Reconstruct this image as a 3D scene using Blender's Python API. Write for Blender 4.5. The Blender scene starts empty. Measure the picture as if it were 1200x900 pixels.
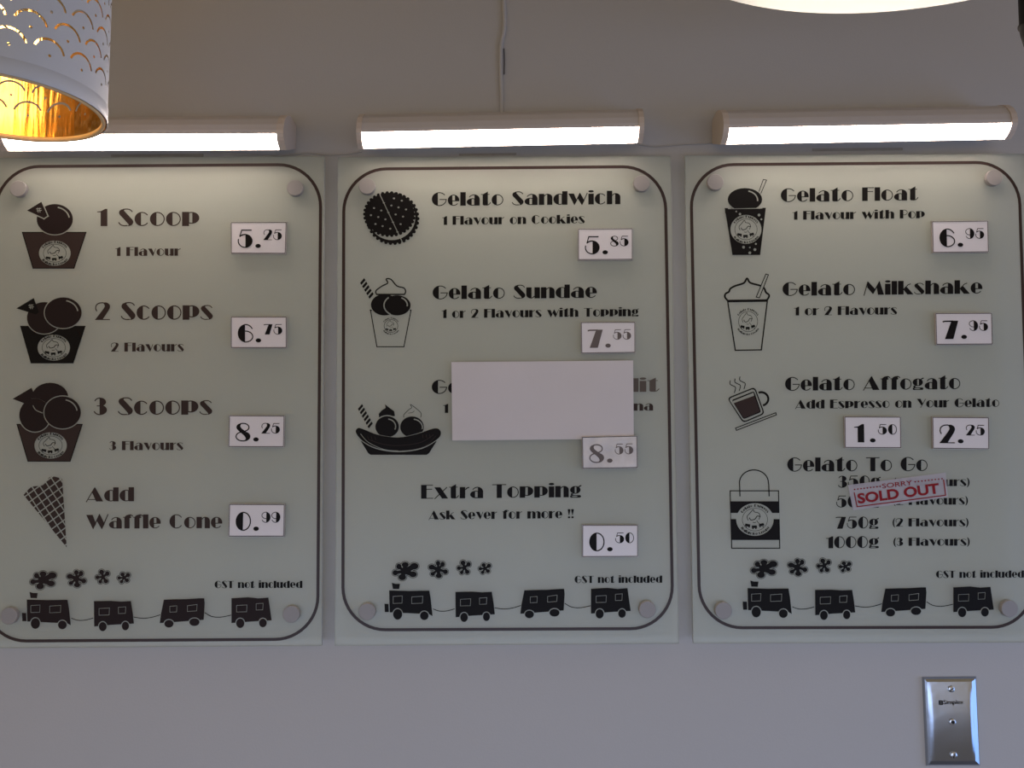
import bpy, bmesh, math, random
from mathutils import Vector, Matrix, Euler
from mathutils.geometry import delaunay_2d_cdt

C = bpy.context.scene.collection
sc = bpy.context.scene
PI = math.pi

# ------------------------------------------------------------------ camera
DIST, CAMZ, F = 1.11, 1.50, 1000.0
PITCH, ROLL = math.radians(3.6), math.radians(0.5)
cd = bpy.data.cameras.new('camera'); cam = bpy.data.objects.new('camera', cd); C.objects.link(cam)
cd.sensor_width = 36.0; cd.lens = 36.0 * F / 1200.0; cd.clip_start = 0.02; cd.clip_end = 50
RM = Matrix.Rotation(PI / 2 + PITCH, 3, 'X') @ Matrix.Rotation(ROLL, 3, 'Z')
CP = Vector((0, -DIST, CAMZ))
cam.matrix_world = Matrix.Translation(CP) @ RM.to_4x4()
sc.camera = cam

# ------------------------------------------------------------------ light
sc.view_settings.view_transform = 'Standard'; sc.view_settings.look = 'None'
sc.view_settings.gamma = 1.0; sc.view_settings.use_curve_mapping = False
sc.view_settings.exposure = 0.0
w = bpy.data.worlds.new('room_light'); sc.world = w; w.use_nodes = True
w.node_tree.nodes['Background'].inputs[0].default_value = (1.0, 0.75, 0.42, 1)
w.node_tree.nodes['Background'].inputs[1].default_value = 0.505
def area(name, loc, rot, sx, sy, col, power):
    l = bpy.data.lights.new(name, 'AREA'); l.shape = 'RECTANGLE'; l.size = sx; l.size_y = sy
    l.color = col; l.energy = power
    o = bpy.data.objects.new(name, l); C.objects.link(o); o.location = loc; o.rotation_euler = rot
    return o
def aim(o, tgt):
    o.rotation_euler = (Vector(tgt) - o.location).to_track_quat('-Z', 'Y').to_euler()
win = area('window_daylight', (2.4, -1.1, 0.9), (0, 0, 0), 1.2, 1.2, (0.16, 0.42, 1.0), 12); aim(win, (0.6, 0, 1.1))
low_fill = area('low_cool_fill', (0.0, -2.3, 0.80), (0, 0, 0), 3.0, 0.7, (0.46, 0.63, 1.0), 6.3); aim(low_fill, (0.0, 0, 0.60)); low_fill.data.spread = math.radians(80)  # added cool fill to lift the lower wall; no window known there
TUBE_E, SHADE_E, DOME_E = 26.0, 10.0, 0.52

def W(px, py, d=0.0):
    """the point at d metres in front of the back wall that stands at this place in the picture"""
    r = RM @ Vector(((px - 600) / F, (450 - py) / F, -1.0))
    t = (DIST - d) / r.y
    return CP + r * t

# ------------------------------------------------------------------ materials
def mat(name, col, rough=0.5, metal=0.0, spec=0.5, noise=None, bump=None, emit=None, coat=0.0):
    m = bpy.data.materials.new(name); m.use_nodes = True
    nt = m.node_tree; b = nt.nodes['Principled BSDF']
    b.inputs['Base Color'].default_value = (*col, 1); b.inputs['Roughness'].default_value = rough
    b.inputs['Metallic'].default_value = metal; b.inputs['Specular IOR Level'].default_value = spec
    b.inputs['Coat Weight'].default_value = coat
    tc = nt.nodes.new('ShaderNodeTexCoord')
    if noise:
        sc_, amt = noise
        n = nt.nodes.new('ShaderNodeTexNoise'); n.inputs['Scale'].default_value = sc_; n.inputs['Detail'].default_value = 4
        nt.links.new(tc.outputs['Object'], n.inputs['Vector'])
        mx = nt.nodes.new('ShaderNodeMix'); mx.data_type = 'RGBA'
        mx.inputs[6].default_value = (*[c * (1 - amt) for c in col], 1); mx.inputs[7].default_value = (*[min(1, c * (1 + amt)) for c in col], 1)
        nt.links.new(n.outputs['Fac'], mx.inputs[0]); nt.links.new(mx.outputs[2], b.inputs['Base Color'])
    if bump:
        s2, st = bump
        n2 = nt.nodes.new('ShaderNodeTexNoise'); n2.inputs['Scale'].default_value = s2; n2.inputs['Detail'].default_value = 3
        nt.links.new(tc.outputs['Object'], n2.inputs['Vector'])
        bp = nt.nodes.new('ShaderNodeBump'); bp.inputs['Strength'].default_value = st; bp.inputs['Distance'].default_value = 0.002
        nt.links.new(n2.outputs['Fac'], bp.inputs['Height']); nt.links.new(bp.outputs[0], b.inputs['Normal'])
    if emit:
        b.inputs['Emission Color'].default_value = (*emit[0], 1); b.inputs['Emission Strength'].default_value = emit[1]
    return m
M_wall = mat('painted_wall', (0.50, 0.485, 0.475), 0.6, noise=(3, 0.03), bump=(350, 0.08))
M_floor = mat('floor_tile', (0.20, 0.19, 0.18), 0.35, noise=(6, 0.15))
M_ceil = mat('ceiling_paint', (0.62, 0.60, 0.57), 0.8, noise=(5, 0.03))
M_black = mat('black_ink', (0.006, 0.005, 0.005), 0.5, spec=0.12)
M_brown = mat('brown_ink', (0.040, 0.025, 0.022), 0.5, spec=0.15)
M_brown2 = mat('dark_brown_ink', (0.018, 0.010, 0.010), 0.5, spec=0.15)
M_faded = mat('faded_ink', (0.095, 0.075, 0.062), 0.5, spec=0.3)
M_line = mat('maroon_line', (0.035, 0.018, 0.016), 0.4, spec=0.3)
M_grey = mat('worn_grey_ink', (0.12, 0.095, 0.09), 0.5)
M_card = mat('card_white', (0.78, 0.75, 0.77), 0.35, coat=0.1, noise=(60, 0.02))
M_card_worn = mat('card_worn', (0.70, 0.67, 0.67), 0.3, noise=(55, 0.3), bump=(60, 1.0))
M_cardedge = mat('card_edge', (0.06, 0.045, 0.045), 0.5)
M_cardside = mat('card_side', (0.30, 0.27, 0.26), 0.5)
M_paper = mat('plain_paper', (0.66, 0.625, 0.64), 0.7, noise=(25, 0.025), bump=(25, 0.25))
M_steel = mat('brushed_steel', (0.42, 0.46, 0.53), 0.2, 1.0, bump=(18, 0.25))
M_screw = mat('screw_steel', (0.5, 0.5, 0.5), 0.25, 1.0)
M_cap = mat('satin_aluminium', (0.30, 0.285, 0.28), 0.5, 0.1)
M_house = mat('white_plastic', (0.60, 0.55, 0.52), 0.45)
M_endcap = mat('end_cap_plastic', (0.66, 0.56, 0.48), 0.4)
M_tube = mat('lit_diffuser', (0.9, 0.88, 0.85), 0.5, emit=((1.0, 0.82, 0.70), TUBE_E))
M_cable = mat('white_cable', (0.46, 0.43, 0.40), 0.5)
M_dark = mat('black_metal', (0.012, 0.011, 0.011), 0.65, spec=0.2)
M_shade = mat('lacquered_white', (0.66, 0.70, 0.78), 0.5)
M_gold = mat('gold_foil', (1.0, 0.76, 0.40), 0.12, 1.0, bump=(40, 1.0))
_nt = M_gold.node_tree
_mp = _nt.nodes.new('ShaderNodeMapping'); _mp.inputs['Scale'].default_value = (1.6, 1.6, 0.16)
_tc = [n for n in _nt.nodes if n.type == 'TEX_COORD'][0]; _nz = [n for n in _nt.nodes if n.type == 'TEX_NOISE'][0]
_nt.links.new(_tc.outputs['Object'], _mp.inputs[0]); _nt.links.new(_mp.outputs[0], _nz.inputs['Vector'])
M_goldrim = mat('brass_rim', (0.90, 0.66, 0.36), 0.4, 0.0)
M_bulb = mat('lit_bulb', (1, 0.9, 0.7), 0.4, emit=((1.0, 0.66, 0.30), SHADE_E))
M_dome = mat('opal_diffuser', (0.85, 0.82, 0.75), 0.4, emit=((1.0, 0.91, 0.74), DOME_E))
M_red = mat('red_ink', (0.26, 0.006, 0.012), 0.5, spec=0.2)
M_clip = mat('grey_adhesive', (0.36, 0.33, 0.29), 0.7, noise=(120, 0.15))

def glass_mat(name, tcol, dcol, fac, gloss):
    m = bpy.data.materials.new(name); m.use_nodes = True; nt = m.node_tree; nt.nodes.clear()
    out = nt.nodes.new('ShaderNodeOutputMaterial')
    tr = nt.nodes.new('ShaderNodeBsdfTransparent'); tr.inputs[0].default_value = (*tcol, 1)
    df = nt.nodes.new('ShaderNodeBsdfDiffuse'); df.inputs[0].default_value = (*dcol, 1)
    gl = nt.nodes.new('ShaderNodeBsdfGlossy'); gl.inputs['Roughness'].default_value = 0.3
    tl = nt.nodes.new('ShaderNodeBsdfTranslucent'); tl.inputs[0].default_value = (*dcol, 1)
    md = nt.nodes.new('ShaderNodeMixShader'); md.inputs[0].default_value = 0.35
    nt.links.new(df.outputs[0], md.inputs[1]); nt.links.new(tl.outputs[0], md.inputs[2])
    mx = nt.nodes.new('ShaderNodeMixShader'); mx.inputs[0].default_value = fac
    m2 = nt.nodes.new('ShaderNodeMixShader'); m2.inputs[0].default_value = gloss
    nt.links.new(tr.outputs[0], mx.inputs[1]); nt.links.new(md.outputs[0], mx.inputs[2])
    nt.links.new(mx.outputs[0], m2.inputs[1]); nt.links.new(gl.outputs[0], m2.inputs[2])
    nt.links.new(m2.outputs[0], out.inputs[0])
    return m
M_glass = glass_mat('frosted_glass', (0.94, 0.965, 0.94), (0.78, 0.805, 0.735), 0.41, 0.02)
M_edge = mat('glass_edge', (0.42, 0.44, 0.42), 0.3)
M_tape = glass_mat('translucent_film', (0.92, 0.92, 0.96), (0.80, 0.76, 0.82), 0.50, 0.03)

# ------------------------------------------------------------------ object helpers
def link(name, me, parent=None, loc=None):
    o = bpy.data.objects.new(name, me); C.objects.link(o)
    if parent is not None:
        o.parent = parent
    return o
def origin(parent):
    v = Vector((0, 0, 0))
    while parent is not None:
        v += parent.location; parent = parent.parent
    return v
def thing(name, label, cat, loc, group=None):
    o = bpy.data.objects.new(name, None); C.objects.link(o); o.location = loc
    o.empty_display_size = 0.02
    o['label'] = label; o['category'] = cat
    if group: o['group'] = group
    return o
def mesh(name, verts, faces, mats, parent=None, idx=None, smooth=False):
    """verts in world space"""
    og = origin(parent)
    me = bpy.data.meshes.new(name); me.from_pydata([tuple(Vector(v) - og) for v in verts], [], faces)
    for m in (mats if isinstance(mats, (list, tuple)) else [mats]): me.materials.append(m)
    if idx: me.polygons.foreach_set('material_index', idx)
    if smooth: me.polygons.foreach_set('use_smooth', [True] * len(me.polygons))
    me.update()
    return link(name, me, parent)
def bm_obj(name, bm, m, parent=None, smooth=False):
    og = origin(parent)
    bmesh.ops.recalc_face_normals(bm, faces=bm.faces)
    for v in bm.verts: v.co -= og
    me = bpy.data.meshes.new(name); bm.to_mesh(me); bm.free(); me.materials.append(m)
    if smooth:
        for p in me.polygons: p.use_smooth = True
    return link(name, me, parent)
def prism(name, front, back, m, parent=None, bevel=0.0):
    """front and back: lists of world points of one outline"""
    bm = bmesh.new(); a = [bm.verts.new(p) for p in front]; b = [bm.verts.new(p) for p in back]; n = len(a)
    bm.faces.new(a); bm.faces.new(b[::-1])
    for i in range(n): bm.faces.new((a[i], b[i], b[(i + 1) % n], a[(i + 1) % n]))
    if bevel: bmesh.ops.bevel(bm, geom=list(bm.edges), offset=bevel, segments=2, affect='EDGES')
    return bm_obj(name, bm, m, parent)
def slab(name, quad, d0, d1, m, parent=None, bevel=0.0):
    """quad of picture places, measured on the front face d1; straight back to d0"""
    f = [W(x, y, d1) for x, y in quad]
    return prism(name, f, [Vector((p.x, -d0, p.z)) for p in f], m, parent, bevel)
def lathe(name, c, prof, m, parent=None, seg=32, axis='Z', smooth=True, cap=True):
    """prof: list of (r, h) along axis"""
    bm = bmesh.new(); rings = []
    for r, h in prof:
        ring = []
        for i in range(seg):
            a = 2 * PI * i / seg
            if axis == 'Z': p = Vector((r * math.cos(a), r * math.sin(a), h))
            else: p = Vector((r * math.cos(a), -h, r * math.sin(a)))
            ring.append(bm.verts.new(Vector(c) + p))
        rings.append(ring)
    for a, b in zip(rings, rings[1:]):
        for i in range(seg): bm.faces.new((a[i], a[(i + 1) % seg], b[(i + 1) % seg], b[i]))
    if cap:
        bm.faces.new(rings[0]); bm.faces.new(rings[-1])
    o = bm_obj(name, bm, m, parent)
    if smooth:
        for p in o.data.polygons: p.use_smooth = len(p.vertices) == 4 and axis == 'Z'
    return o
def sweep(name, pts, rx, ry, m, parent=None, seg=8):
    """tube along points lying near the wall; rx in the wall's plane, ry off the wall"""
    bm = bmesh.new(); rings = []
    for i, p in enumerate(pts):
        t = (Vector(pts[min(i + 1, len(pts) - 1)]) - Vector(pts[max(i - 1, 0)])).normalized()
        n = Vector((0, -1, 0)); s = t.cross(n).normalized(); n = s.cross(t).normalized()
        rings.append([bm.verts.new(Vector(p) + s * rx * math.cos(2 * PI * k / seg) + n * ry * math.sin(2 * PI * k / seg)) for k in range(seg)])
    for a, b in zip(rings, rings[1:]):
        for i in range(seg): bm.faces.new((a[i], a[(i + 1) % seg], b[(i + 1) % seg], b[i]))
    bm.faces.new(rings[0]); bm.faces.new(rings[-1])
    return bm_obj(name, bm, m, parent, smooth=True)
def spline(pts, n=6, closed=False):
    out = []; N = len(pts)
    rng = range(N) if closed else range(N - 1)
    g = (lambda i: pts[i % N]) if closed else (lambda i: pts[max(0, min(N - 1, i))])
    for i in rng:
        p0, p1, p2, p3 = g(i - 1), g(i), g(i + 1), g(i + 2)
        for k in range(n):
            t = k / n
            out.append(tuple(0.5 * (2 * b + (c - a) * t + (2 * a - 5 * b + 4 * c - d) * t * t + (3 * b - a - 3 * c + d) * t ** 3) for a, b, c, d in zip(p0, p1, p2, p3)))
    if not closed: out.append(tuple(pts[-1]))
    return out

# ------------------------------------------------------------------ flat artwork: painter's list of (polygon, ink) cut into triangles
def inside(p, poly):
    x, y = p; r = False; j = len(poly) - 1
    for i in range(len(poly)):
        xi, yi = poly[i]; xj, yj = poly[j]
        if (yi > y) != (yj > y) and x < (xj - xi) * (y - yi) / (yj - yi) + xi: r = not r
        j = i
    return r
def art(shapes):
    """shapes: (polygon, ink) with ink -1 = bare glass; later ones win. Returns 2D verts, tris, ink per tri"""
    vs = []; ed = []
    for poly, k in shapes:
        s = len(vs); n = len(poly)
        vs += [Vector(p) for p in poly]; ed += [(s + i, s + (i + 1) % n) for i in range(n)]
    ov, oe, of, *_ = delaunay_2d_cdt(vs, ed, [], 0, 1e-6)
    box = [(min(p[0] for p in q), min(p[1] for p in q), max(p[0] for p in q), max(p[1] for p in q)) for q, k in shapes]
    tris = []; ks = []
    for f in of:
        cx = sum(ov[i][0] for i in f) / len(f); cy = sum(ov[i][1] for i in f) / len(f)
        for q in range(len(shapes) - 1, -1, -1):
            b = box[q]
            if b[0] <= cx <= b[2] and b[1] <= cy <= b[3] and inside((cx, cy), shapes[q][0]):
                if shapes[q][1] >= 0: tris.append(tuple(f)); ks.append(shapes[q][1])
                break
    return [(v[0], v[1]) for v in ov], tris, ks
def ell(cx, cy, rx, ry=None, n=28, a0=0, a1=2 * PI):
    ry = rx if ry is None else ry
    full = abs(a1 - a0 - 2 * PI) < 1e-6
    return [(cx + rx * math.cos(a0 + (a1 - a0) * i / (n if full else n - 1)), cy + ry * math.sin(a0 + (a1 - a0) * i / (n if full else n - 1))) for i in range(n)]
def stroke(pts, wd, closed=False):
    L = []; R = []; n = len(pts)
    for i in range(n):
        a = pts[(i - 1) % n] if closed else pts[max(0, i - 1)]
        b = pts[(i + 1) % n] if closed else pts[min(n - 1, i + 1)]
        dx, dy = b[0] - a[0], b[1] - a[1]; l = math.hypot(dx, dy) or 1
        nx, ny = -dy / l * wd / 2, dx / l * wd / 2
        L.append((pts[i][0] + nx, pts[i][1] + ny)); R.append((pts[i][0] - nx, pts[i][1] - ny))
    return (L + R[::-1]) if not closed else (L, R)
def segs(pts, wd, k, closed=False):
    """mitre-free outline: one little quad per side"""
    out = []; n = len(pts)
    for i in range(n if closed else n - 1):
        a, b = pts[i], pts[(i + 1) % n]
        dx, dy = b[0] - a[0], b[1] - a[1]; l = math.hypot(dx, dy) or 1
        ux, uy = dx / l * wd / 2, dy / l * wd / 2
        out.append(([(a[0] - ux - uy, a[1] - uy + ux), (b[0] + ux - uy, b[1] + uy + ux), (b[0] + ux + uy, b[1] + uy - ux), (a[0] - ux + uy, a[1] - uy - ux)], k))
    return out
def clipx(poly, xmin=None, xmax=None, ymin=None, ymax=None):
    for ax, lim, sg in ((0, xmin, 1), (0, xmax, -1), (1, ymin, 1), (1, ymax, -1)):
        if lim is None: continue
        out = []; n = len(poly)
        for i in range(n):
            a, b = poly[i], poly[(i + 1) % n]
            ia, ib = sg * (a[ax] - lim) >= 0, sg * (b[ax] - lim) >= 0
            if ia: out.append(a)
            if ia != ib:
                t = (lim - a[ax]) / (b[ax] - a[ax]); out.append((a[0] + (b[0] - a[0]) * t, a[1] + (b[1] - a[1]) * t))
        poly = out
        if not poly: return poly
    return poly
def rect(x0, y0, x1, y1): return [(x0, y0), (x1, y0), (x1, y1), (x0, y1)]

# ------------------------------------------------------------------ a fat-and-thin poster alphabet, cap height 1
X, T, ST = 0.82, 0.062, 0.395
def arc(cx, cy, rx, ry, d0, d1, wd=T, n=14):
    a = [(cx + rx * math.cos(math.radians(d0 + (d1 - d0) * i / (n - 1))), cy + ry * math.sin(math.radians(d0 + (d1 - d0) * i / (n - 1)))) for i in range(n)]
    return stroke(a, wd)
def halfo(w_, h_, cut, y0=0):
    cx, cy = w_ / 2, y0 + h_ / 2
    return [(ell(cx, cy, w_ / 2, h_ / 2), 0), (clipx(ell(cx, cy, w_ / 2 - T, h_ / 2 - T), xmin=cut * w_), -1)]
def wedge(cx, cy, r, d0, d1):
    return [(cx, cy)] + [(cx + r * math.cos(math.radians(a)), cy + r * math.sin(math.radians(a))) for a in [d0 + (d1 - d0) * i / 6 for i in range(7)]]
S_SPINE = [(.28, .985), (.10, .93), (.02, .80), (.06, .66), (.20, .51), (.50, .17), (.555, .10), (.55, .04), (.46, .0), (.62, .01), (.76, .08), (.83, .22), (.80, .34), (.70, .46), (.36, .83), (.31, .91), (.36, .975)]
def glyph_S(sx=1, sy=1):
    q = [(spline(S_SPINE, 3, True), 0), (stroke(spline([(.25, .965), (.48, .985), (.66, .94), (.78, .82)], 4), T), 0), (stroke(spline([(.0, .22), (.1, .09), (.28, .025), (.50, .03)], 4), T), 0)]
    return [([(x * sx, y * sy) for x, y in p], k) for p, k in q]
def glyph_n(h0=X, off=0):
    o = off
    return [(rect(o, 0, o + ST, h0), 0), (rect(o + .60, 0, o + .98, .55), 0), (clipx(ell(o + .66, .54, .32, .28), xmin=o + .60, ymin=.5), 0), (arc(o + .66, .50, .30, .295, 90, 152), 0)]
def rot(g, w_, h_): return [([(w_ - x, h_ - y) for x, y in p], k) for p, k in g]
def glyph_W(s=1.0, sy=1.0):
    g = [([(0, X), (.40, X), (.62, .28), (.43, -.05)], 0), ([(.84, .88), (1.16, .28), (.98, -.05), (.66, .46)], 0), (stroke([(.43, 0), (.84, .86)], T), 0), (stroke([(.98, 0), (1.37, .86)], T), 0)]
    return [([(x * s, y * sy) for x, y in p], k) for p, k in g]
G = {}
G[' '] = (0.50, [])
G['o'] = (.84, halfo(.84, X, .44))
G['G'] = (1.08, halfo(1.08, 1.02, .41, -.01) + [(wedge(.54, .5, .75, -4, 36), -1), (stroke([(.56, .47), (1.08, .47)], T), 0)])
G['C'] = (1.0, halfo(1.0, 1.02, .41, -.01) + [(wedge(.5, .5, .75, -36, 36), -1)])
G['c'] = (.80, halfo(.84, X, .44) + [(wedge(.42, .41, .6, -35, 35), -1)])
G['e'] = (.84, [(ell(.42, .41, .42, .41), 0), (clipx(ell(.42, .41, .42 - T, .41 - T), xmin=.35, ymax=.33), -1), (clipx(wedge(.42, .38, .6, -34, 0), xmin=.5, ymax=.33), -1), (clipx(ell(.42, .41, .42 - T, .41 - T), xmin=.34, xmax=.52, ymin=.39), -1)])
G['a'] = (.96, [(rect(.56, 0, .94, .50), 0), (clipx(ell(.55, .46, .39, .36), xmin=.56, ymin=.45), 0), (arc(.55, .43, .42, .365, 88, 150), 0),
                (clipx(ell(.42, .27, .42, .27), xmax=.60), 0), (clipx(ell(.44, .27, .40, .27 - T), xmin=.36, xmax=.54), -1)])
G['l'] = (ST, [(rect(0, 0, ST, 1), 0)])
G['i'] = (ST, [(rect(0, 0, ST, .80), 0), (ell(ST / 2, .97, .20, .085, 16), 0)])
G['t'] = (.70, [([(.12, .06), (.20, 0), (.42, 0), (.50, .08), (.50, 1.03), (.12, .82)], 0), (rect(0, .79, .62, .84), 0), (stroke(spline([(.36, .02), (.55, .06), (.70, .22)], 5), T), 0)])
G['n'] = (.98, glyph_n())
G['h'] = (.98, glyph_n(1.0))
G['m'] = (1.58, glyph_n() + [q for q in glyph_n(off=.60)][1:])
G['r'] = (.68, [(rect(0, 0, ST, X), 0), (arc(.68, .46, .30, .32, 88, 150, .075), 0)])
G['u'] = (.98, rot(glyph_n(), .98, X))
G['d'] = (1.02, [(rect(.64, 0, 1.02, 1), 0), (clipx(ell(.46, .41, .46, .41), xmax=.66), 0), (clipx(ell(.47, .41, .45, .41 - T), xmin=.40, xmax=.60), -1)])
G['p'] = (.98, [(rect(0, 0, ST, X), 0), (clipx(ell(.54, .475, .44, .345), xmin=.36), 0), (clipx(ell(.54, .475, .42, .345 - T), xmin=.41, xmax=.58), -1)])
G['g'] = (.84, [(ell(.40, .53, .38, .28), 0), (clipx(ell(.40, .53, .38, .28 - T), xmin=.36, xmax=.48), -1), (ell(.16, .23, .10, .06, 12), 0), (stroke([(.10, .24), (.12, .14), (.30, .12)], .07), 0),
                (rect(.10, -.03, .74, .15), 0), (ell(.72, .06, .10, .09, 14), 0), (ell(.12, .06, .10, .09, 14), 0), (clipx(ell(.36, .06, .22, .035, 14)), -1), (stroke([(.62, .72), (.72, .80), (.84, .84)], .08), 0)])
G['f'] = (.66, [(rect(.10, 0, .48, .76), 0), (clipx(ell(.48, .72, .38, .28), xmax=.56, ymin=.74), 0), (arc(.50, .72, .26, .26, 35, 95, .07), 0), (rect(0, .78, .62, .83), 0)])
G['k'] = (1.08, [(rect(0, 0, ST, 1), 0), ([(.36, .34), (.60, .58), (1.10, 0), (.66, 0), (.38, .36)], 0), (stroke([(.38, .36), (.70, .70), (.90, .78)], T), 0)])
G['S'] = (.83, glyph_S())
G['s'] = (.72, glyph_S(.86, X))
G['v'] = (.86, [([(0, X), (.42, X), (.66, .26), (.52, -.04)], 0), (stroke([(.54, .02), (.84, X)], T), 0)])
G['w'] = (1.37, glyph_W())
G['W'] = (1.60, glyph_W(1.17, 1.2))
G['x'] = (1.0, [([(0, X), (.44, X), (1.0, 0), (.56, 0)], 0), (stroke([(.02, -.02), (.92, X)], T), 0)])
G['A'] = (1.2, [([(.62, 1.03), (1.2, 0), (.70, 0), (.42, .64)], 0), (stroke([(0, -.04), (.60, .98)], T), 0), (rect(.10, .12, .76, .17), 0)])
G['I'] = (ST, [(rect(0, 0, ST, 1), 0)])
G['M'] = (1.43, [([(.28, 1.0), (.80, .42), (.64, .05), (.22, .56)], 0), ([(1.12, 1.0), (1.43, 0), (1.0, 0), (.90, .56)], 0), (stroke([(.64, .10), (1.12, .98)], T * 1.3), 0), (stroke([(0, -.05), (.28, .98)], T), 0)])
G['Y'] = (1.0, [([(0, 1), (.42, 1), (.70, .44), (.54, .22)], 0), (stroke([(1.0, .98), (.42, -.02)], T), 0)])
G['T'] = (1.0, [(rect(.32, 0, .69, .98), 0), (rect(0, .935, 1.0, .99), 0)])
G['E'] = (.88, [(rect(0, 0, ST, 1), 0), (rect(.3, .945, .86, 1), 0), (rect(.3, .66, .80, .715), 0), (rect(.3, 0, .88, .055), 0)])
G['F'] = (.82, [(rect(0, 0, ST, 1), 0), (rect(.3, .945, .84, 1), 0), (rect(.3, .66, .78, .715), 0)])
G['P'] = (.86, [(rect(0, 0, ST, 1), 0), (arc(.50, .69, .34, .28, -95, 95), 0), (rect(.3, .945, .52, 1), 0), (rect(.3, .385, .5, .44), 0)])
G['1'] = (.58, [([(0, .80), (0, .845), (.22, .87), (.46, 1.0), (.58, 1.0), (.58, 0), (.20, 0), (.20, .80)], 0)])
G['2'] = (.88, [(spline([(.42, .97), (.62, 1.0), (.80, .92), (.87, .76), (.80, .56)], 4) + [(.44, .03), (0, .02), (.42, .55)] + spline([(.50, .66), (.56, .78), (.52, .91)], 3), 0),
                (stroke(spline([(.10, .50), (.03, .66), (.08, .85), (.25, .96), (.50, .98)], 4), T), 0), (rect(0, 0, .86, .05), 0)])
G['3'] = (.76, [(clipx(ell(.36, .75, .35, .25), xmin=.34), 0), (clipx(ell(.36, .29, .40, .29), xmin=.34), 0), (arc(.36, .74, .30, .235, 88, 165), 0), (arc(.36, .29, .34, .265, 195, 272), 0), (rect(.18, .50, .40, .55), 0)])
G['5'] = (.90, [(ell(.44, .38, .44, .38), 0), (clipx(ell(.44, .38, .44 - T, .38 - T), xmax=.46), -1), (clipx(wedge(.44, .38, .7, 132, 165), xmax=.44), -1), (stroke([(.24, .98), (.12, .60)], T), 0), (stroke(spline([(.12, .61), (.26, .71), (.46, .74)], 4), T), 0), (stroke([(.22, .965), (.82, .965)], T), 0)])
g6 = [(clipx(ell(.46, .5, .46, .5), xmax=.42), 0), (arc(.46, .5, .43, .475, 30, 100), 0), (arc(.44, .32, .42, .30, -95, 95), 0), (rect(.38, 0, .50, .05), 0), (stroke([(.42, .62), (.47, .62)], T), 0)]
G['6'] = (.88, g6)
G['9'] = (.88, rot(g6, .88, 1.0))
G['7'] = (.88, [([(.50, .99), (.88, .99), (.58, 0), (.10, 0)], 0), (stroke([(0, .93), (.12, .96), (.6, .965)], T * 1.2), 0)])
S8 = [(.12, .92), (.04, .76), (.14, .60), (.50, .30), (.58, .14), (.50, .03), (.66, .04), (.80, .16), (.82, .32), (.68, .46), (.34, .70), (.26, .84), (.32, .97)]
G['8'] = (.86, [(ell(.42, .76, .36, .245), 0), (ell(.42, .76, .36 - T, .245 - T), -1), (ell(.42, .27, .42, .275), 0), (ell(.42, .27, .42 - T, .275 - T), -1), (spline(S8, 3, True), 0)])
G['0'] = (.86, halfo(.86, 1.0, .48))
G['.'] = (.34, [(ell(.17, .10, .17, .11, 16), 0)])
G['('] = (.30, [(ell(.42, .45, .42, .62, 24, PI * .62, PI * 1.38) + ell(.42, .45, .24, .62, 24, PI * .62, PI * 1.38)[::-1], 0)])
G[')'] = (.30, rot(G['('][1], .30, .90))
G['!'] = (.34, [([(.0, .95), (.06, 1.02), (.28, 1.02), (.34, .95), (.19, .32), (.15, .32)], 0), (ell(.17, .10, .15, .11, 14), 0)])
_cache = {}
def glyph(ch):
    if ch not in _cache:
        w_, sh = G[ch]; _cache[ch] = (w_, *art(sh)) if sh else (w_, [], [], [])
    return _cache[ch]
def typeset(text, gap=.07):
    vs, fs, x = [], [], 0.0
    for i, ch in enumerate(text):
        w_, v, f, k = glyph(ch); s = len(vs)
        vs += [(x + a, b) for a, b in v]; fs += [tuple(s + q for q in t) for t in f]
        x += w_ + (gap if i < len(text) - 1 else 0)
    return vs, fs, x
def line(text, x0, x1, y0, y1, h, m, parent, d, name='lettering', gap=.07):
    v, f, wd = typeset(text, gap)
    pts = [W(x0 + a / wd * (x1 - x0), y0 + (y1 - y0) * a / wd - b * h, d) for a, b in v]
    return mesh(name, pts, f, m, parent)
def draw(name, shapes, mats, parent, d, label=None, fn=None):
    v, f, k = art(shapes)
    if fn: v = [fn(a, b) for a, b in v]
    o = mesh(name, [W(a, b, d) for a, b in v], f, mats, parent, idx=k)
    if label: o['label'] = label
    return o

# ------------------------------------------------------------------ setting
def struct(name, verts, faces, m):
    o = mesh(name, verts, faces, m); o['kind'] = 'structure'; return o
def boxv(x0, y0, z0, x1, y1, z1):
    v = [(x, y, z) for x in (x0, x1) for y in (y0, y1) for z in (z0, z1)]
    return v, [(0, 1, 3, 2), (4, 6, 7, 5), (0, 4, 5, 1), (2, 3, 7, 6), (0, 2, 6, 4), (1, 5, 7, 3)]
struct('wall_back', *boxv(-3.2, 0, 0, 3.2, .12, 2.75), M_wall)
struct('floor', *boxv(-3.2, -4.5, -.1, 3.2, .12, 0), M_floor)
struct('ceiling', *boxv(-3.2, -4.5, 2.75, 3.2, .12, 2.85), M_ceil)

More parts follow.
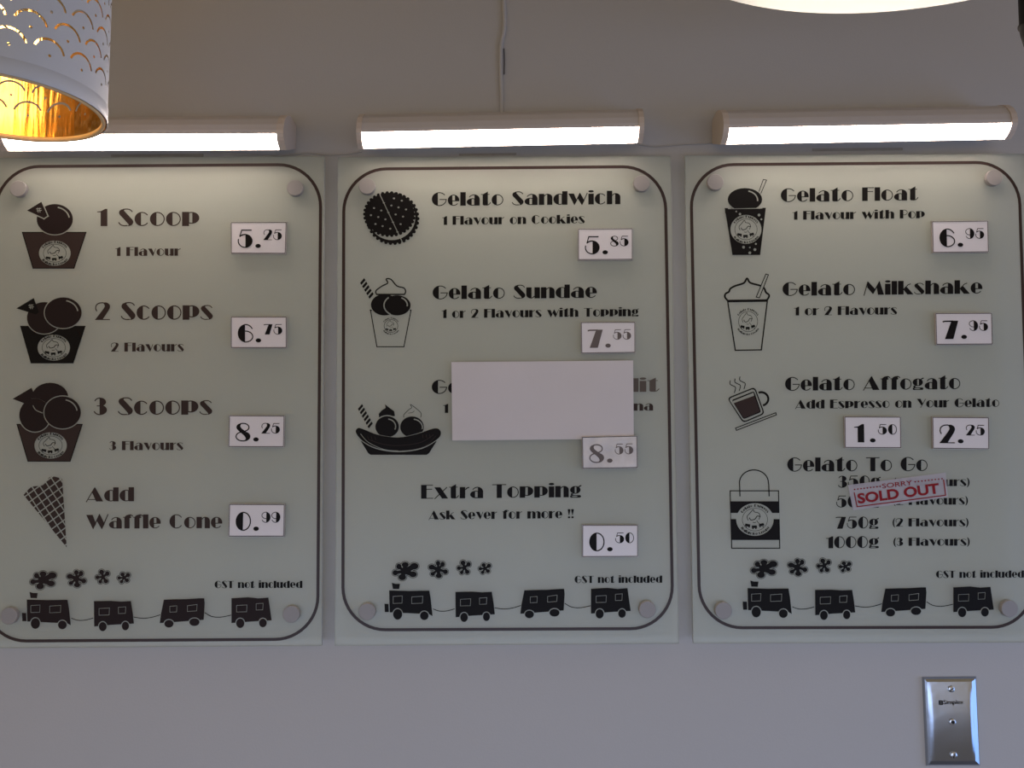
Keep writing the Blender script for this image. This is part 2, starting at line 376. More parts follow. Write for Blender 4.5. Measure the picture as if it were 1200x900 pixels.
# ------------------------------------------------------------------ menu boards
DG, DB = 0.025, 0.0195
DI = DG + 0.0004
def border(c, r, wd, parent):
    """rounded outline through four corners"""
    def loop(ins):
        out = []
        for i in range(4):
            p = Vector(c[i]); a = (Vector(c[i - 1]) - p).normalized(); b = (Vector(c[(i + 1) % 4]) - p).normalized()
            cc = p + a * r + b * r; rr = r - ins
            for k in range(13):
                t = k / 12 * PI / 2
                q = cc - b * rr * math.cos(t) - a * rr * math.sin(t); out.append((q.x, q.y))
        return out
    A = loop(-wd / 2); B = loop(wd / 2); n = len(A)
    v = [W(x, y, DI) for x, y in A + B]
    mesh('border_line', v, [(i, (i + 1) % n, n + (i + 1) % n, n + i) for i in range(n)], M_line, parent)
def standoff(px, py, parent, r=.0105):
    c = W(px, py, DG + .006)
    o = lathe('standoff', (c.x, 0, c.z), [(r * .55, .0005), (r * .55, DB - .0003)], M_cap, parent, 20, 'Y')
    lathe('standoff_cap', (c.x, 0, c.z), [(r, DG + .0002), (r, DG + .0055), (r * .95, DG + .0061)], M_cap, o, 28, 'Y')
def board(label, glass, bcorn, rad, studs):
    f = [W(x, y, DG) for x, y in glass]
    root = thing('menu_board', label, 'menu board', ((f[0].x + f[1].x) / 2, -DG / 2, f[2].z), 'frosted glass menu boards on the wall')
    gp = prism('glass_panel', f, [Vector((p.x, -DB, p.z)) for p in f], M_glass, root, 0.0005)
    gp.data.materials.append(M_edge)
    for p in gp.data.polygons:
        if abs(p.normal.y) < .9: p.material_index = 1
    border(bcorn, rad, 3.6, root)
    for s in studs: standoff(*s, root)
    return root
B1 = board('left frosted menu board listing scoops and the waffle cone, partly behind the lampshade',
           [(-14, 185), (380, 183), (377, 757), (-34, 760)], [(-3.5, 195.4), (376, 192.7), (372.2, 749), (-19, 751.5)], 50,
           [(21, 221), (345.5, 220), (10, 722), (341, 720)])
B2 = board('middle frosted menu board headed by the cookie sandwich, a blank sheet stuck across it',
           [(396, 184), (786, 182.5), (795.8, 754.5), (392, 757)], [(402.9, 198.3), (779.3, 195), (788.6, 736.6), (401.8, 738.2)], 50,
           [(430, 218), (752, 214.7), (430, 717), (758.7, 714.5)])
B3 = board('right frosted menu board listing float, milkshake, affogato and take-home tubs',
           [(802.5, 182), (1201, 180), (1222, 753), (812.5, 754.5)], [(809.3, 193.3), (1193.5, 190), (1212, 735), (820.2, 735.8)], 50,
           [(838.5, 213.3), (1165.5, 208), (848, 715.7), (1183.5, 713.5)])

def L1(t, *a): return line(t, *a, M_brown, B1, DI)
def L2(t, *a, m=None): return line(t, *a, m or M_black, B2, DI)
def L3(t, *a): return line(t, *a, M_black, B3, DI)
L1('1 Scoop', 113.8, 233.6, 265, 264.9, 20.3)
L1('1 Flavour', 135, 211.6, 300, 299.7, 10.4)
L1('2 Scoops', 111.5, 249.5, 375, 374.6, 20.6)
L1('2 Flavours', 130, 215.5, 412, 411.8, 10.4)
L1('3 Scoops', 109.7, 248.8, 486.4, 485.9, 20.4)
L1('3 Flavours', 128, 214.7, 527.6, 527.4, 10.6)
L1('Add', 101, 157, 587.8, 587.4, 16.5)
L1('Waffle Cone', 101, 260.5, 619.4, 619, 16.3)
line('GST not included', 251.5, 354.3, 689.2, 689, 8.4, M_black, B1, DI)
L2('Gelato Sandwich', 506, 727, 241.4, 239.3, 15.9)
L2('1 Flavour on Cookies', 518, 685.3, 263.6, 261.7, 10.2)
L2('Gelato Sundae', 507, 699.5, 350.8, 349, 15.9)
L2('1 or 2 Flavours with Topping', 517.5, 748.5, 372.8, 370.5, 10.2)
L2('Ge', 506, 539, 461.6, 461.2, 16.2)
L2('1', 519.3, 525.2, 483.9, 483.9, 10.5)
L2('lit', 740.5, 772.5, 459.3, 459, 16, m=M_faded)
L2('na', 742.5, 765.6, 481.3, 481.1, 10.2, m=M_brown)
L2('Extra Topping', 493.5, 681.3, 584.5, 582.6, 16.2)
L2('Ask Sever for more !!', 502.5, 672.6, 608.9, 607.2, 10.4)
L2('GST not included', 673.4, 776, 683.3, 682.9, 8.4)
L3('Gelato Float', 915, 1076, 236.8, 234.7, 15.9)
L3('1 Flavour with Pop', 928.5, 1083.8, 257.6, 255.7, 10.2)
L3('Gelato Milkshake', 917, 1151.3, 346.8, 344, 16)
L3('1 or 2 Flavours', 930.5, 1051.3, 369.7, 368.5, 10.2)
L3('Gelato Affogato', 920, 1125.3, 458, 456, 16)
L3('Add Espresso on Your Gelato', 932, 1171, 479, 476.8, 10.3)
L3('Gelato To Go', 922.6, 1087, 552.6, 552, 16.4)
L3('350g', 982, 1032, 571.6, 571, 14)
L3('(1 Flavours)', 1047, 1136.3, 569.8, 569.6, 9.5)
L3('500g', 980, 1030.5, 594.8, 594.4, 14)
L3('(2 Flavours)', 1046.5, 1134.3, 591.8, 591.2, 9.5)
L3('750g', 979.5, 1029.8, 619.7, 619.2, 14)
L3('(2 Flavours)', 1046, 1135, 617, 616.8, 9.5)
L3('1000g', 968, 1030.2, 642.6, 642, 14)
L3('(3 Flavours)', 1047, 1136.4, 639.7, 639.4, 9.5)
L3('GST not included', 1097, 1200, 677.3, 676.9, 8.4)

# round emblem: words round an oval, an ice cream head with a curled moustache over three wagons
def ringtext(text, cx, cy, rx, ry, a_mid, span, h, inward):
    out = []; tot = sum(G[c][0] + .22 for c in text) - .22; x = 0
    for ch in text:
        w_ = G[ch][0]; u = (x + w_ / 2) / tot - .5
        a = math.radians(a_mid + (-1 if not inward else 1) * u * span)
        px, py = cx + rx * math.cos(a), cy - ry * math.sin(a)
        up = (math.cos(a), -math.sin(a)) if not inward else (-math.cos(a), math.sin(a))
        rt = (-up[1], up[0]); sc_x = h
        for p, k in G[ch][1]:
            out.append(([(px + rt[0] * (q[0] - w_ / 2) * sc_x + up[0] * q[1] * h, py + rt[1] * (q[0] - w_ / 2) * sc_x + up[1] * q[1] * h) for q in p], 2 if k == 0 else -1))
        x += w_ + .22
    return out
def logo(cx, cy, rx, ry, disc=True, s=None):
    s = s or rx / 18.7; sy = ry / 18.7
    q = []
    P = lambda x, y: (cx + x * s * 1.2, cy + y * sy * 1.12)
    if disc: q.append((ell(cx, cy, rx, ry, 40), -1))
    h = 2.9 * s
    q += ringtext('Gelato Express', cx, cy, rx * .80, ry * .80, 90, 118, h, False)
    q += ringtext('Italian Ice Cream', cx, cy, rx * .97, ry * .97, 270, 112, h * .92, True)
    q += [(ell(cx, cy, rx * .73, ry * .73, 40), 2), (ell(cx, cy, rx * .73 - .5, ry * .73 - .5, 40), -1)]
    q.append((stroke(spline([P(-6, 1), P(-7, -3), P(-5, -6), P(-3.5, -8), P(-1.5, -10.5), P(-.5, -8), P(3, -7), P(4.5, -4), P(3.5, 0)], 4), .7 * s), 2))
    q.append((stroke(spline([P(-5, -2), P(-3.5, .5), P(0, -.5), P(2, -3.5), P(5, -3)], 4), .9 * s), 2))
    q.append((stroke(spline([P(-2, 2.8), P(-.5, 3.4), P(1, 2.8)], 3), .6 * s), 2))
    q.append((stroke(spline([P(1.5, 1), P(3.5, 4), P(5.5, 5)], 3), .6 * s), 2))
    for (x, y, a) in ((-6.5, 6.0, -.25), (-.5, 7.6, 0), (5.8, 5.6, .35)):
        c_, s_ = math.cos(a), math.sin(a)
        q.append(([P(x + u * c_ + v * s_, y - u * s_ + v * c_) for u, v in ((-2.3, -1.2), (2.1, -1.4), (2.5, 1.3), (-2.3, 1.4))], 2))
        q.append((ell(*P(x - 1.3, y + 1.9), .8 * s, .7 * sy, 10), 2)); q.append((ell(*P(x + 1.4, y + 1.9), .8 * s, .7 * sy, 10), 2))
    return q
def at(ox, oy, s): return lambda pts: [(ox + x / s, oy + y / s) for x, y in pts]
INK = [M_brown, M_brown2, M_black]
def halo(e, grow, k):
    cx, cy, rx, ry = e
    return [(ell(cx, cy, rx + grow, ry + grow, 40), -1), (ell(cx, cy, rx, ry, 40), k)]
def shine(cx, cy, rx, ry): return (arc(cx, cy, rx * .80, -ry * .80, 8, 78, 1.5), -1)
def hashmark(cx, cy, k=-1):
    q = []
    for d in (-1.1, 1.1):
        q.append((stroke([(cx - 3 + d * .3, cy + d - .5), (cx + 3 + d * .3, cy + d - 1.2)], .8), k))
        q.append((stroke([(cx + d - .6, cy - 3), (cx + d + .4, cy + 2.6)], .8), k))
    return q
def cup(c, fill): return [(c, fill)] + segs(c, 1.1, 2, True)
# one scoop
c1 = [(26.2, 272.3), (100.8, 272.3), (86.7, 314.3), (38.7, 314.3)]
q = cup(c1, 0) + halo((64.2, 256.9, 21.2, 17.8), 1.2, 1) + [shine(64.2, 256.9, 21.2, 17.8)]
tri = [(31.7, 246.7), (48.5, 236.5), (55.6, 253), (51.5, 255.6)]
q += segs(tri, 2.6, -1, True) + [(tri, 1)] + hashmark(45.6, 246.5) + logo(64.2, 296.7, 18.6, 14.8)
draw('picture', q, INK, B1, DI, 'printed brown tub with one scoop and a wafer')
c2 = [(24.3, 382.4), (99.6, 382.4), (85.6, 425.3), (36.5, 425.3)]
q = cup(c2, 2) + halo((51.9, 372.5, 20.3, 18.5), 1.1, 1) + halo((74, 366.5, 21.6, 18), 1.2, 1) + [shine(74, 366.5, 21.6, 18)]
tri = [(19.2, 361.4), (39.6, 349.2), (45.5, 365.8), (42, 368.5)]
q += [(tri, 2)] + hashmark(36.5, 359.6) + logo(63, 407.4, 19, 15.2)
draw('picture', q, INK, B1, DI, 'printed black tub with two scoops and a wafer')
c3 = [(20, 497.3), (96.3, 497.3), (82.2, 540.5), (32.7, 540.5)]
q = cup(c3, 0) + [(ell(58.7, 465.5, 21.3, 17), 1)] + halo((41, 486.5, 18.4, 19.5), .1, 1) + [(stroke(spline([(38.5, 475), (42, 480.5), (50, 484)], 4), 1.1), -1)]
q += [(arc(41, 486.5, 18.9, -20, 200, 330, 1.2), -1)] + halo((73.3, 483.3, 21.4, 18.8), 1.2, 1) + [shine(73.3, 483.3, 21.4, 18.8)]
q += [([(14.8, 467.4), (37, 454.4), (40.5, 463), (32, 474)], 1)] + logo(59.3, 522, 19, 15.4)
draw('picture', q, INK, B1, DI, 'printed brown tub with three scoops and a wafer')
cone = spline([(27.6, 580), (36.7, 570.8), (47.7, 569.3), (52.5, 566.5), (58.7, 558.6), (66, 559)], 4) + [(72.8, 560.8), (78.2, 641.5)]
q = [(cone, 0)]
for i in range(-8, 9):
    for a in (math.radians(-36), math.radians(57)):
        nx, ny = -math.sin(a), math.cos(a); mx, my = 60 + nx * i * 8.2, 590 + ny * i * 8.2
        q.append((stroke([(mx - 90 * math.cos(a), my - 90 * math.sin(a)), (mx + 90 * math.cos(a), my + 90 * math.sin(a))], 1.35), -1))
draw('picture', q, INK, B1, DI, 'printed brown waffle cone')
# cookie
s_ = at(400, 190, 6)
def scallop(cx, cy, rx, ry, n, amp):
    return [(cx + (rx + amp * abs(math.sin(n * t / 2))) * math.cos(t), cy + (ry + amp * abs(math.sin(n * t / 2))) * math.sin(t)) for t in [2 * PI * i / (n * 6) for i in range(n * 6)]]
def teeth(cx, cy, rx, ry, n, r): return [(ell(cx, cy, rx, ry, 44), 2)] + [(ell(cx + rx * math.cos(t), cy + ry * math.sin(t), r, r, 10), 2) for t in [2 * PI * i / n for i in range(n)]]
q = teeth(460.3, 256.2, 29.4, 29.0, 34, 2.0) + [(ell(459.2, 254.4, 27.6, 27.0, 44), -1)] + teeth(456.4, 250.9, 29.0, 25.0, 34, 2.0)
a_, b_ = (445, 227.5), (471.7, 284.2)
q.append((stroke([a_, b_], 1.0), -1))
for i in range(4):
    t = .18 + i * .2; x, y = a_[0] + (b_[0] - a_[0]) * t, a_[1] + (b_[1] - a_[1]) * t
    q.append((ell(x, y, 1.4, .7, 10), -1))
for x, y in ((370, 255), (425, 271), (230, 323), (352, 305), (402, 318), (455, 333), (281, 340), (208, 373), (260, 386), (382, 368), (434, 383), (310, 402), (240, 435), (290, 450), (344, 468), (417, 436)):
    q.append((ell(400 + x / 6, 190 + y / 6, 1.25, 1.05, 10), -1))
draw('picture', q, INK, B2, DI, 'printed black round sandwich cookie')
def straw(fn, p0, p1, wd, n):
    (x0, y0), (x1, y1) = p0, p1; dx, dy = x1 - x0, y1 - y0; l = math.hypot(dx, dy); nx, ny = -dy / l * wd / 2, dx / l * wd / 2
    out = []
    for i in range(n):
        a = i / n; b = (i + .62) / n; sk = .10
        out.append((fn([(x0 + dx * a + nx, y0 + dy * a + ny), (x0 + dx * b + nx, y0 + dy * b + ny), (x0 + dx * (b - sk) - nx, y0 + dy * (b - sk) - ny), (x0 + dx * (a - sk) - nx, y0 + dy * (a - sk) - ny)]), 2))
    return out
s_ = at(400, 310, 6)
q = straw(s_, (150, 118), (222, 240), 42, 5)
q += [(s_(ell(303, 283, 95, 75, 36)), 2), (s_(ell(392, 287, 95, 71, 36)), 2), (s_(arc(392, 287, 92, 72, -130 + 0, -240, 9, 20)), -1), (s_(arc(392, 284, 72, -55, -10, 65, 9)), -1)]
q += [(s_([(190, 140), (500, 140), (500, 206), (190, 206)]), -1)] + [x for x in straw(s_, (150, 118), (222, 240), 42, 5)]
cr = spline([(248, 210), (243, 185), (285, 152), (326, 130), (315, 102), (350, 105), (390, 150), (440, 165), (452, 190), (444, 210)], 4)
q += [(s_(cr), -1), (s_(stroke(cr, 9)), 2), (s_(stroke([(246, 210), (446, 210)], 10)), 2)]
q += [(s_(p), k) for p, k in segs([(205, 320), (250, 578), (440, 578), (490, 320)], 6.5, 2)] + [(s_([(198, 318), (216, 318), (212, 326), (202, 326)]), 2), (s_([(480, 318), (494, 318), (492, 326), (484, 326)]), 2)]
q += logo(458.2, 382, 11.3, 10.6, False)
draw('picture', q, INK, B2, DI, 'printed sundae in a clear tumbler with a striped wafer straw')
s_ = at(400, 420, 6)
q = straw(s_, (135, 345), (216, 492), 42, 6)
q += [(s_([(265, 415), (263, 390), (285, 365), (312, 348), (306, 322), (335, 345), (372, 372), (377, 405)]), 2), (s_(ell(322, 480, 92, 82)), -1), (s_(ell(322, 480, 83, 74)), 2), (s_(arc(322, 478, 60, -52, -25, 82, 8)), -1)]
q += [(s_(stroke(spline([(440, 415), (440, 395), (475, 360), (495, 345), (485, 323), (530, 355), (560, 385), (558, 415)], 4), 4)), 2), (s_(stroke(spline([(470, 385), (500, 380), (513, 368)], 4), 3)), 2)]
q += [(s_(ell(497, 482, 90, 82)), -1), (s_(ell(497, 482, 83, 74)), 2), (s_(arc(500, 485, 70, -58, -12, 82, 8)), -1)]
ban = spline([(102, 520), (118, 490), (160, 500), (260, 538), (400, 556), (530, 532), (640, 495), (685, 497), (700, 530), (670, 572), (560, 630), (400, 650), (250, 630), (150, 580)], 4, True)
q += [(s_([(138, 582), (670, 582), (618, 665), (600, 678), (205, 678), (188, 665)]), 2)]
q += [(s_([(400 + (x - 400) * 1.03, 575 + (y - 575) * 1.12) for x, y in ban]), -1), (s_(ban), 2), (s_(stroke(spline([(135, 530), (190, 590), (300, 640), (400, 650)], 5), 4)), -1), (s_(stroke(spline([(400, 650), (520, 638), (610, 600), (665, 545)], 5), 2.5)), 0)]
q += [(s_(stroke(spline([(190, 570), (300, 605), (420, 612), (560, 590), (650, 535)], 4), 3)), 0)]
for x in (185, 210, 235, 575, 600, 625): q.append((s_(stroke([(x, 548 if x < 400 else 560), (x + (8 if x < 400 else -4), 575 if x < 400 else 535)], 3)), 0))
draw('picture', q, INK, B2, DI, 'printed banana split dish with two scoops')
# float
s_ = at(800, 190, 6)
q = [(s_(p), k) for p, k in segs([(567, 122), (590, 126), (549, 222), (534, 214)], 5, 2, True)]
q += [(s_([(296, 323), (585, 321), (545, 653), (350, 653)]), 2), (s_(ell(438, 262, 128, 86)), -1), (s_(ell(438, 262, 121, 80)), 2)]
q += [(s_([(318, 316), (340, 326), (540, 322), (560, 312), (560, 345), (318, 345)]), -1), (s_([(296, 326), (330, 330), (545, 327), (585, 322), (580, 362), (300, 362)]), 2), (s_(arc(445, 268, 82, -66, -5, 78, 9)), -1)]
for x, y, r in ((377, 347, 6), (403, 365, 9), (537, 372, 10), (553, 402, 7), (515, 575, 7), (428, 598, 10), (472, 600, 6), (508, 615, 10), (472, 638, 10)): q.append((s_(ell(x, y, r, r, 10)), -1))
q += logo(874.2, 268.8, 18.2, 17)
draw('picture', q, INK, B3, DI, 'printed black cup with a scoop, bubbles and a straw')
s_ = at(800, 310, 6)
lid = spline([(315, 252), (297, 228), (302, 205), (325, 192), (335, 170), (370, 150), (430, 130), (453, 97), (475, 128), (550, 150), (575, 170), (585, 195), (608, 215), (600, 240), (588, 252)], 4)
q = [(s_(stroke(lid, 13)), 2)] + [(s_(p), k) for p, k in segs([(316, 255), (370, 603), (553, 600), (596, 250)], 9, 2)] + [(s_([(312, 248), (600, 244), (598, 262), (316, 266)]), 2)]
st_ = [(585, 67), (603, 72), (540, 234), (517, 229)]
q += [(s_(st_), -1)] + [(s_(p), k) for p, k in segs(st_, 6, 2, True)] + logo(876.7, 376.8, 15.6, 16.6, False)
draw('picture', q, INK, B3, DI, 'printed outline of a milkshake cup with domed cream and a straw')
s_ = at(800, 420, 6)
q = []
for x in (0, 34, 68):
    q.append((s_(stroke(spline([(335 + x, 155 - x * .4), (333 + x, 180 - x * .4), (352 + x, 192 - x * .4), (372 + x, 205 - x * .4), (363 + x, 243 - x * .4)], 4), 6)), 2))
q += [(s_(stroke(ell(552, 285, 50, 47, 26, -PI * .62, PI * .42), 15)), 2)]
def roundq(c, r):
    out = []
    for i in range(4):
        p = Vector(c[i]); a = (Vector(c[i - 1]) - p).normalized() * r; b = (Vector(c[(i + 1) % 4]) - p).normalized() * r
        for t in (0, .25, .5, .75, 1): z = p + a * (1 - t) ** 2 + b * t ** 2; out.append((z.x, z.y))
    return out
o1 = roundq([(313, 278), (508, 200), (578, 390), (425, 455)], 28); o2 = roundq([(323, 284), (503, 211), (567, 385), (429, 444)], 24)
i1 = roundq([(345, 292), (502, 230), (552, 378), (428, 428)], 14); i2 = [(353, 300), (498, 241), (503, 262), (358, 315)]
q += [(s_(o1), 2), (s_(o2), -1), (s_(i1), 2), (s_([(360, 312), (503, 258), (543, 373), (430, 420)]), 0), (s_(i2), -1)]
q += [(s_(p), k) for p, k in segs([(372, 490), (655, 382), (659, 397), (378, 506)], 6.5, 2, True)]
draw('picture', q, INK, B3, DI, 'printed tilted espresso cup with three curls of steam')
s_ = at(800, 520, 6)
q = [(s_(p), k) for p, k in segs([(334, 331), (674, 331), (683, 735), (345, 735)], 7, 2, True)]
q += [(s_([(337, 405), (677, 405), (683, 677), (343, 677)]), 2), (s_([(339, 487), (680, 487), (681, 530), (340, 530)]), -1)]
q += [(s_(stroke([(403, 370), (400, 285)] + ell(501, 275, 102, 91, 18, PI, 2 * PI) + [(605, 285), (608, 370)], 8)), 2)]
q += [(s_(ell(508, 533, 132, 115, 44)), -1)] + logo(884.7, 608.8, 20.6, 18.6)
draw('picture', q, INK, B3, DI, 'printed paper carrier bag with a dark band')

# the little train with its smoke, the same print on each board
def train_shapes():
    a = at(840, 640, 6.667); b = at(1020, 640, 6.667); q = []
    def car(fn, body, wheels, wins, k=2):
        q.append((fn(body), k))
        for x, y, rx, ry in wheels:
            q.append((fn(ell(x, y, rx + 7, ry + 7, 20)), -1)); q.append((fn(ell(x, y, rx, ry, 20)), k))
        for x0, y0, x1, y1, sk in wins:
            q.extend([(fn(p), -1) for p, _ in segs([(x0, y0 + sk), (x1, y0 - sk), (x1 - 3, y1 - sk), (x0, y1)], 4, -1, True)])
    car(a, [(240, 328), (400, 333), (560, 331), (572, 400), (586, 530), (560, 515), (262, 500), (245, 500)], [(308, 515, 36, 42), (520, 527, 34, 34)], [(272, 373, 345, 430, 2), (420, 377, 508, 432, 3)])
    q.append((a([(262, 268), (290, 277), (326, 277), (320, 318), (270, 316)]), 2)); q.append((a([(203, 432), (235, 434), (238, 497), (206, 497)]), 2))
    car(a, [(768, 342), (900, 340), (980, 346), (1058, 342), (1072, 430), (1082, 518), (900, 528), (770, 540)], [(837, 541, 30, 36), (1015, 537, 28, 34)], [(808, 398, 890, 452, 2), (960, 389, 1018, 440, 2)])
    car(b, [(117, 332), (200, 330), (300, 328), (400, 322), (434, 322), (438, 360), (430, 490), (300, 500), (85, 515), (95, 440)], [(157, 520, 36, 30), (357, 508, 40, 30)], [(164, 382, 220, 430, 2), (302, 375, 378, 425, 5)])
    car(b, [(648, 322), (780, 315), (860, 324), (938, 318), (950, 400), (964, 496), (800, 505), (648, 516)], [(717, 518, 32, 37), (895, 516, 30, 34)], [(688, 377, 770, 430, 2), (842, 364, 897, 415, 2)])
    q.append((a(stroke(spline([(590, 474), (640, 491), (700, 490), (762, 474)], 5), 6)), 2))
    q.append((a(stroke(spline([(1080, 467), (1150, 477), (1220, 470), (1290, 450)], 5), 6)), 2))
    q.append((b(stroke(spline([(438, 434), (490, 463), (560, 470), (646, 454)], 5), 6)), 2))
    random.seed(4)
    for cx, cy, pet in ((360, 180, ((290, 190, 22, 20), (318, 142, 20, 21), (368, 128, 27, 20), (440, 140, 33, 25), (430, 203, 30, 22), (345, 224, 30, 24))),
                        (632, 165, ((580, 148, 25, 19), (630, 118, 17, 19), (666, 126, 17, 20), (688, 184, 19, 18), (636, 215, 24, 18), (588, 200, 17, 15))),
                        (840, 152, ((828, 115, 19, 18), (873, 127, 17, 18), (862, 186, 18, 16), (818, 190, 14, 14), (796, 156, 15, 15))),
                        (1004, 160, ((993, 134, 16, 15), (1035, 139, 16, 16), (1027, 180, 16, 14), (985, 190, 13, 13), (967, 161, 14, 13)))):
        for g_, k in ((6, 2), (2.2, -1), (-2, 2)):
            q.append((a(ell(cx, cy, 24 + g_ if cx < 700 else 14 + g_, 20 + g_ if cx < 700 else 14 + g_, 14)), k))
            for x, y, rx, ry in pet:
                q.append((a(ell(x, y, rx + 3 + g_, ry + 3 + g_, 14)), k))
            for x, y, rx, ry in pet:
                q.append((a(stroke([(cx, cy), (x, y)], max(7, rx * 1.35 + 2 * g_))), k))
    return q
TR = train_shapes(); TV = art(TR)
def train(parent, lx, ly, rx, ry, mats):
    sx = (rx - lx) / (1160.7 - 876)
    v = [(lx + (x - 876) * sx, ly + (y - 689.2) + (x - 876) / 284.7 * (ry - ly + 1.2)) for x, y in TV[0]]
    o = mesh('picture', [W(x, y, DI) for x, y in v], TV[1], mats, parent, idx=TV[2])
    o['label'] = 'printed toy train puffing flower-shaped smoke'
train(B1, 31.3, 702.6, 314.5, 700.6, [M_brown2, M_brown2, M_brown2])
train(B2, 456, 691.9, 735.3, 689.5, INK)
train(B3, 876, 689.2, 1160.7, 688, INK)

# ------------------------------------------------------------------ price cards
DC = DG + 0.0038
def card(label, quad, big, small, m=None, ink=None, group='price cards stuck on the menu boards'):
    f = [W(x, y, DC) for x, y in quad]; c = sum(f, Vector()) / 4
    root = thing('price_card', label, 'price card', (c.x, -DG, min(p.z for p in f)), group)
    cb = slab('card', quad, DG + .0006, DC, m or M_card, root)
    cb.data.materials.append(M_cardside)
    for p in cb.data.polygons:
        if abs(p.normal.y) < .7: p.material_index = 1
    ins = 0.0115
    def U(u, v, d=DC + .0003):
        a = f[0].lerp(f[1], u); b = f[3].lerp(f[2], u); p = a.lerp(b, v); return Vector((p.x, -d, p.z))
    o_ = [(0.004, 0.007), (.996, .007), (.996, .993), (.004, .993)]; i_ = [(ins + .004, .03), (.996 - ins, .03), (.996 - ins, .968), (ins + .004, .968)]
    mesh('edge_line', [U(*p) for p in o_ + i_], [(k, (k + 1) % 4, 4 + (k + 1) % 4, 4 + k) for k in range(4)], M_cardedge, root)
    vs, fs = [], []
    def put(t, u0, u1, vb, vt):
        v, ff, wd = typeset(t, .10); s = len(vs)
        vs.extend([U(u0 + a / wd * (u1 - u0), vb - b * (vb - vt)) for a, b in v]); fs.extend([tuple(s + q for q in x) for x in ff])
    put(big, .17 if big == '1' else .125, .345 if big == '1' else .40, .82, .24)
    v, ff, wd = typeset('.'); s = len(vs)
    vs.extend([U(.445 + a / .34 * .10, .82 - (b + .01) / .22 * .13) for a, b in v]); fs.extend([tuple(s + q for q in x) for x in ff])
    put(small, .59, .925, .57, .24)
    mesh('lettering', vs, fs, ink or M_black, root)
    return root
card('white price card 5.25 beside the one scoop line', [(270.4, 260.2), (336, 260), (334.8, 297.6), (270.6, 297.2)], '5', '25')
card('white price card 6.75 beside the two scoops line', [(270.5, 371), (336, 371), (336, 408), (270.5, 408)], '6', '75')
card('white price card 8.25 beside the three scoops line', [(268.4, 486.5), (333.5, 487), (332.8, 524.2), (267.6, 524)], '8', '25')
card('white price card 0.99 beside the waffle cone line', [(268.6, 590.5), (333.8, 590.7), (333, 629), (267.6, 629)], '0', '99')
card('white price card 5.85 under the cookie sandwich line', [(677.3, 268), (741.5, 267.4), (741.6, 304.6), (677.4, 305)], '5', '85')
card('white price card 7.55 with faded grey figures above the blank sheet', [(680.6, 377.4), (744.5, 377.2), (744.6, 413.6), (681.3, 414.5)], '7', '55', M_card, M_grey)
card('white price card 0.50 below the extra topping line', [(682.3, 615), (747.8, 615), (747.8, 652.7), (682.3, 653)], '0', '50')
card('white price card 6.95 under the float line', [(1092, 259.2), (1158, 258.4), (1158.8, 295.8), (1093, 296.5)], '6', '95')
card('white price card 7.95 under the milkshake line', [(1096, 366.8), (1162.5, 366.5), (1163.5, 403.8), (1097, 404.2)], '7', '95')
card('white price card 1.50 under the affogato line, the left of its two', [(989.5, 488), (1055.6, 488.3), (1056.3, 525.3), (990, 525)], '1', '50')
card('white price card 2.25 under the affogato line, the right of its two', [(1092.5, 488.5), (1159, 489), (1159.3, 526.7), (1093, 526)], '2', '25')
# blank sheet over the banana split line
q4 = [(529, 424.3), (742, 422.4), (742.8, 514.2), (530, 516.2)]
f = [W(x, y, DG + .004) for x, y in q4]
vs, fs = [], []
NX, NY = 24, 10
for side in (0, 1):
    for j in range(NY + 1):
        for i in range(NX + 1):
            u, v = i / NX, j / NY; p = f[0].lerp(f[1], u).lerp(f[3].lerp(f[2], u), v)
            bow = .0012 * math.sin(PI * u) * (.4 + .6 * v) + .0008 * math.sin(2.3 * PI * u + 1)
            vs.append(Vector((p.x, -(DG + .0018 + abs(bow) + (.0013 if side == 0 else 0)), p.z)))
N1 = (NX + 1) * (NY + 1)
for j in range(NY):
    for i in range(NX):
        a = j * (NX + 1) + i; fs += [(a, a + NX + 1, a + NX + 2, a + 1), (N1 + a, N1 + a + 1, N1 + a + NX + 2, N1 + a + NX + 1)]
for i in range(NX):
    b = NY * (NX + 1); fs += [(i, i + 1, N1 + i + 1, N1 + i), (b + i, N1 + b + i, N1 + b + i + 1, b + i + 1)]
for j in range(NY):
    a = j * (NX + 1); b = a + NX; fs += [(a, N1 + a, N1 + a + NX + 1, a + NX + 1), (b, b + NX + 1, N1 + b + NX + 1, N1 + b)]
sheet = mesh('blank_sheet', vs, fs, M_paper, smooth=False)
sheet['label'] = 'large blank white sheet covering the banana split line on the middle board'; sheet['category'] = 'paper'
DC_keep = DC; DC = DG + 0.0078
card('crumpled white price card 8.55 overlapping the bottom corner of the blank sheet', [(682, 511.9), (746.8, 510.4), (747.5, 548.6), (682.6, 549.6)], '8', '55', M_card_worn, M_grey)
DC = DC_keep

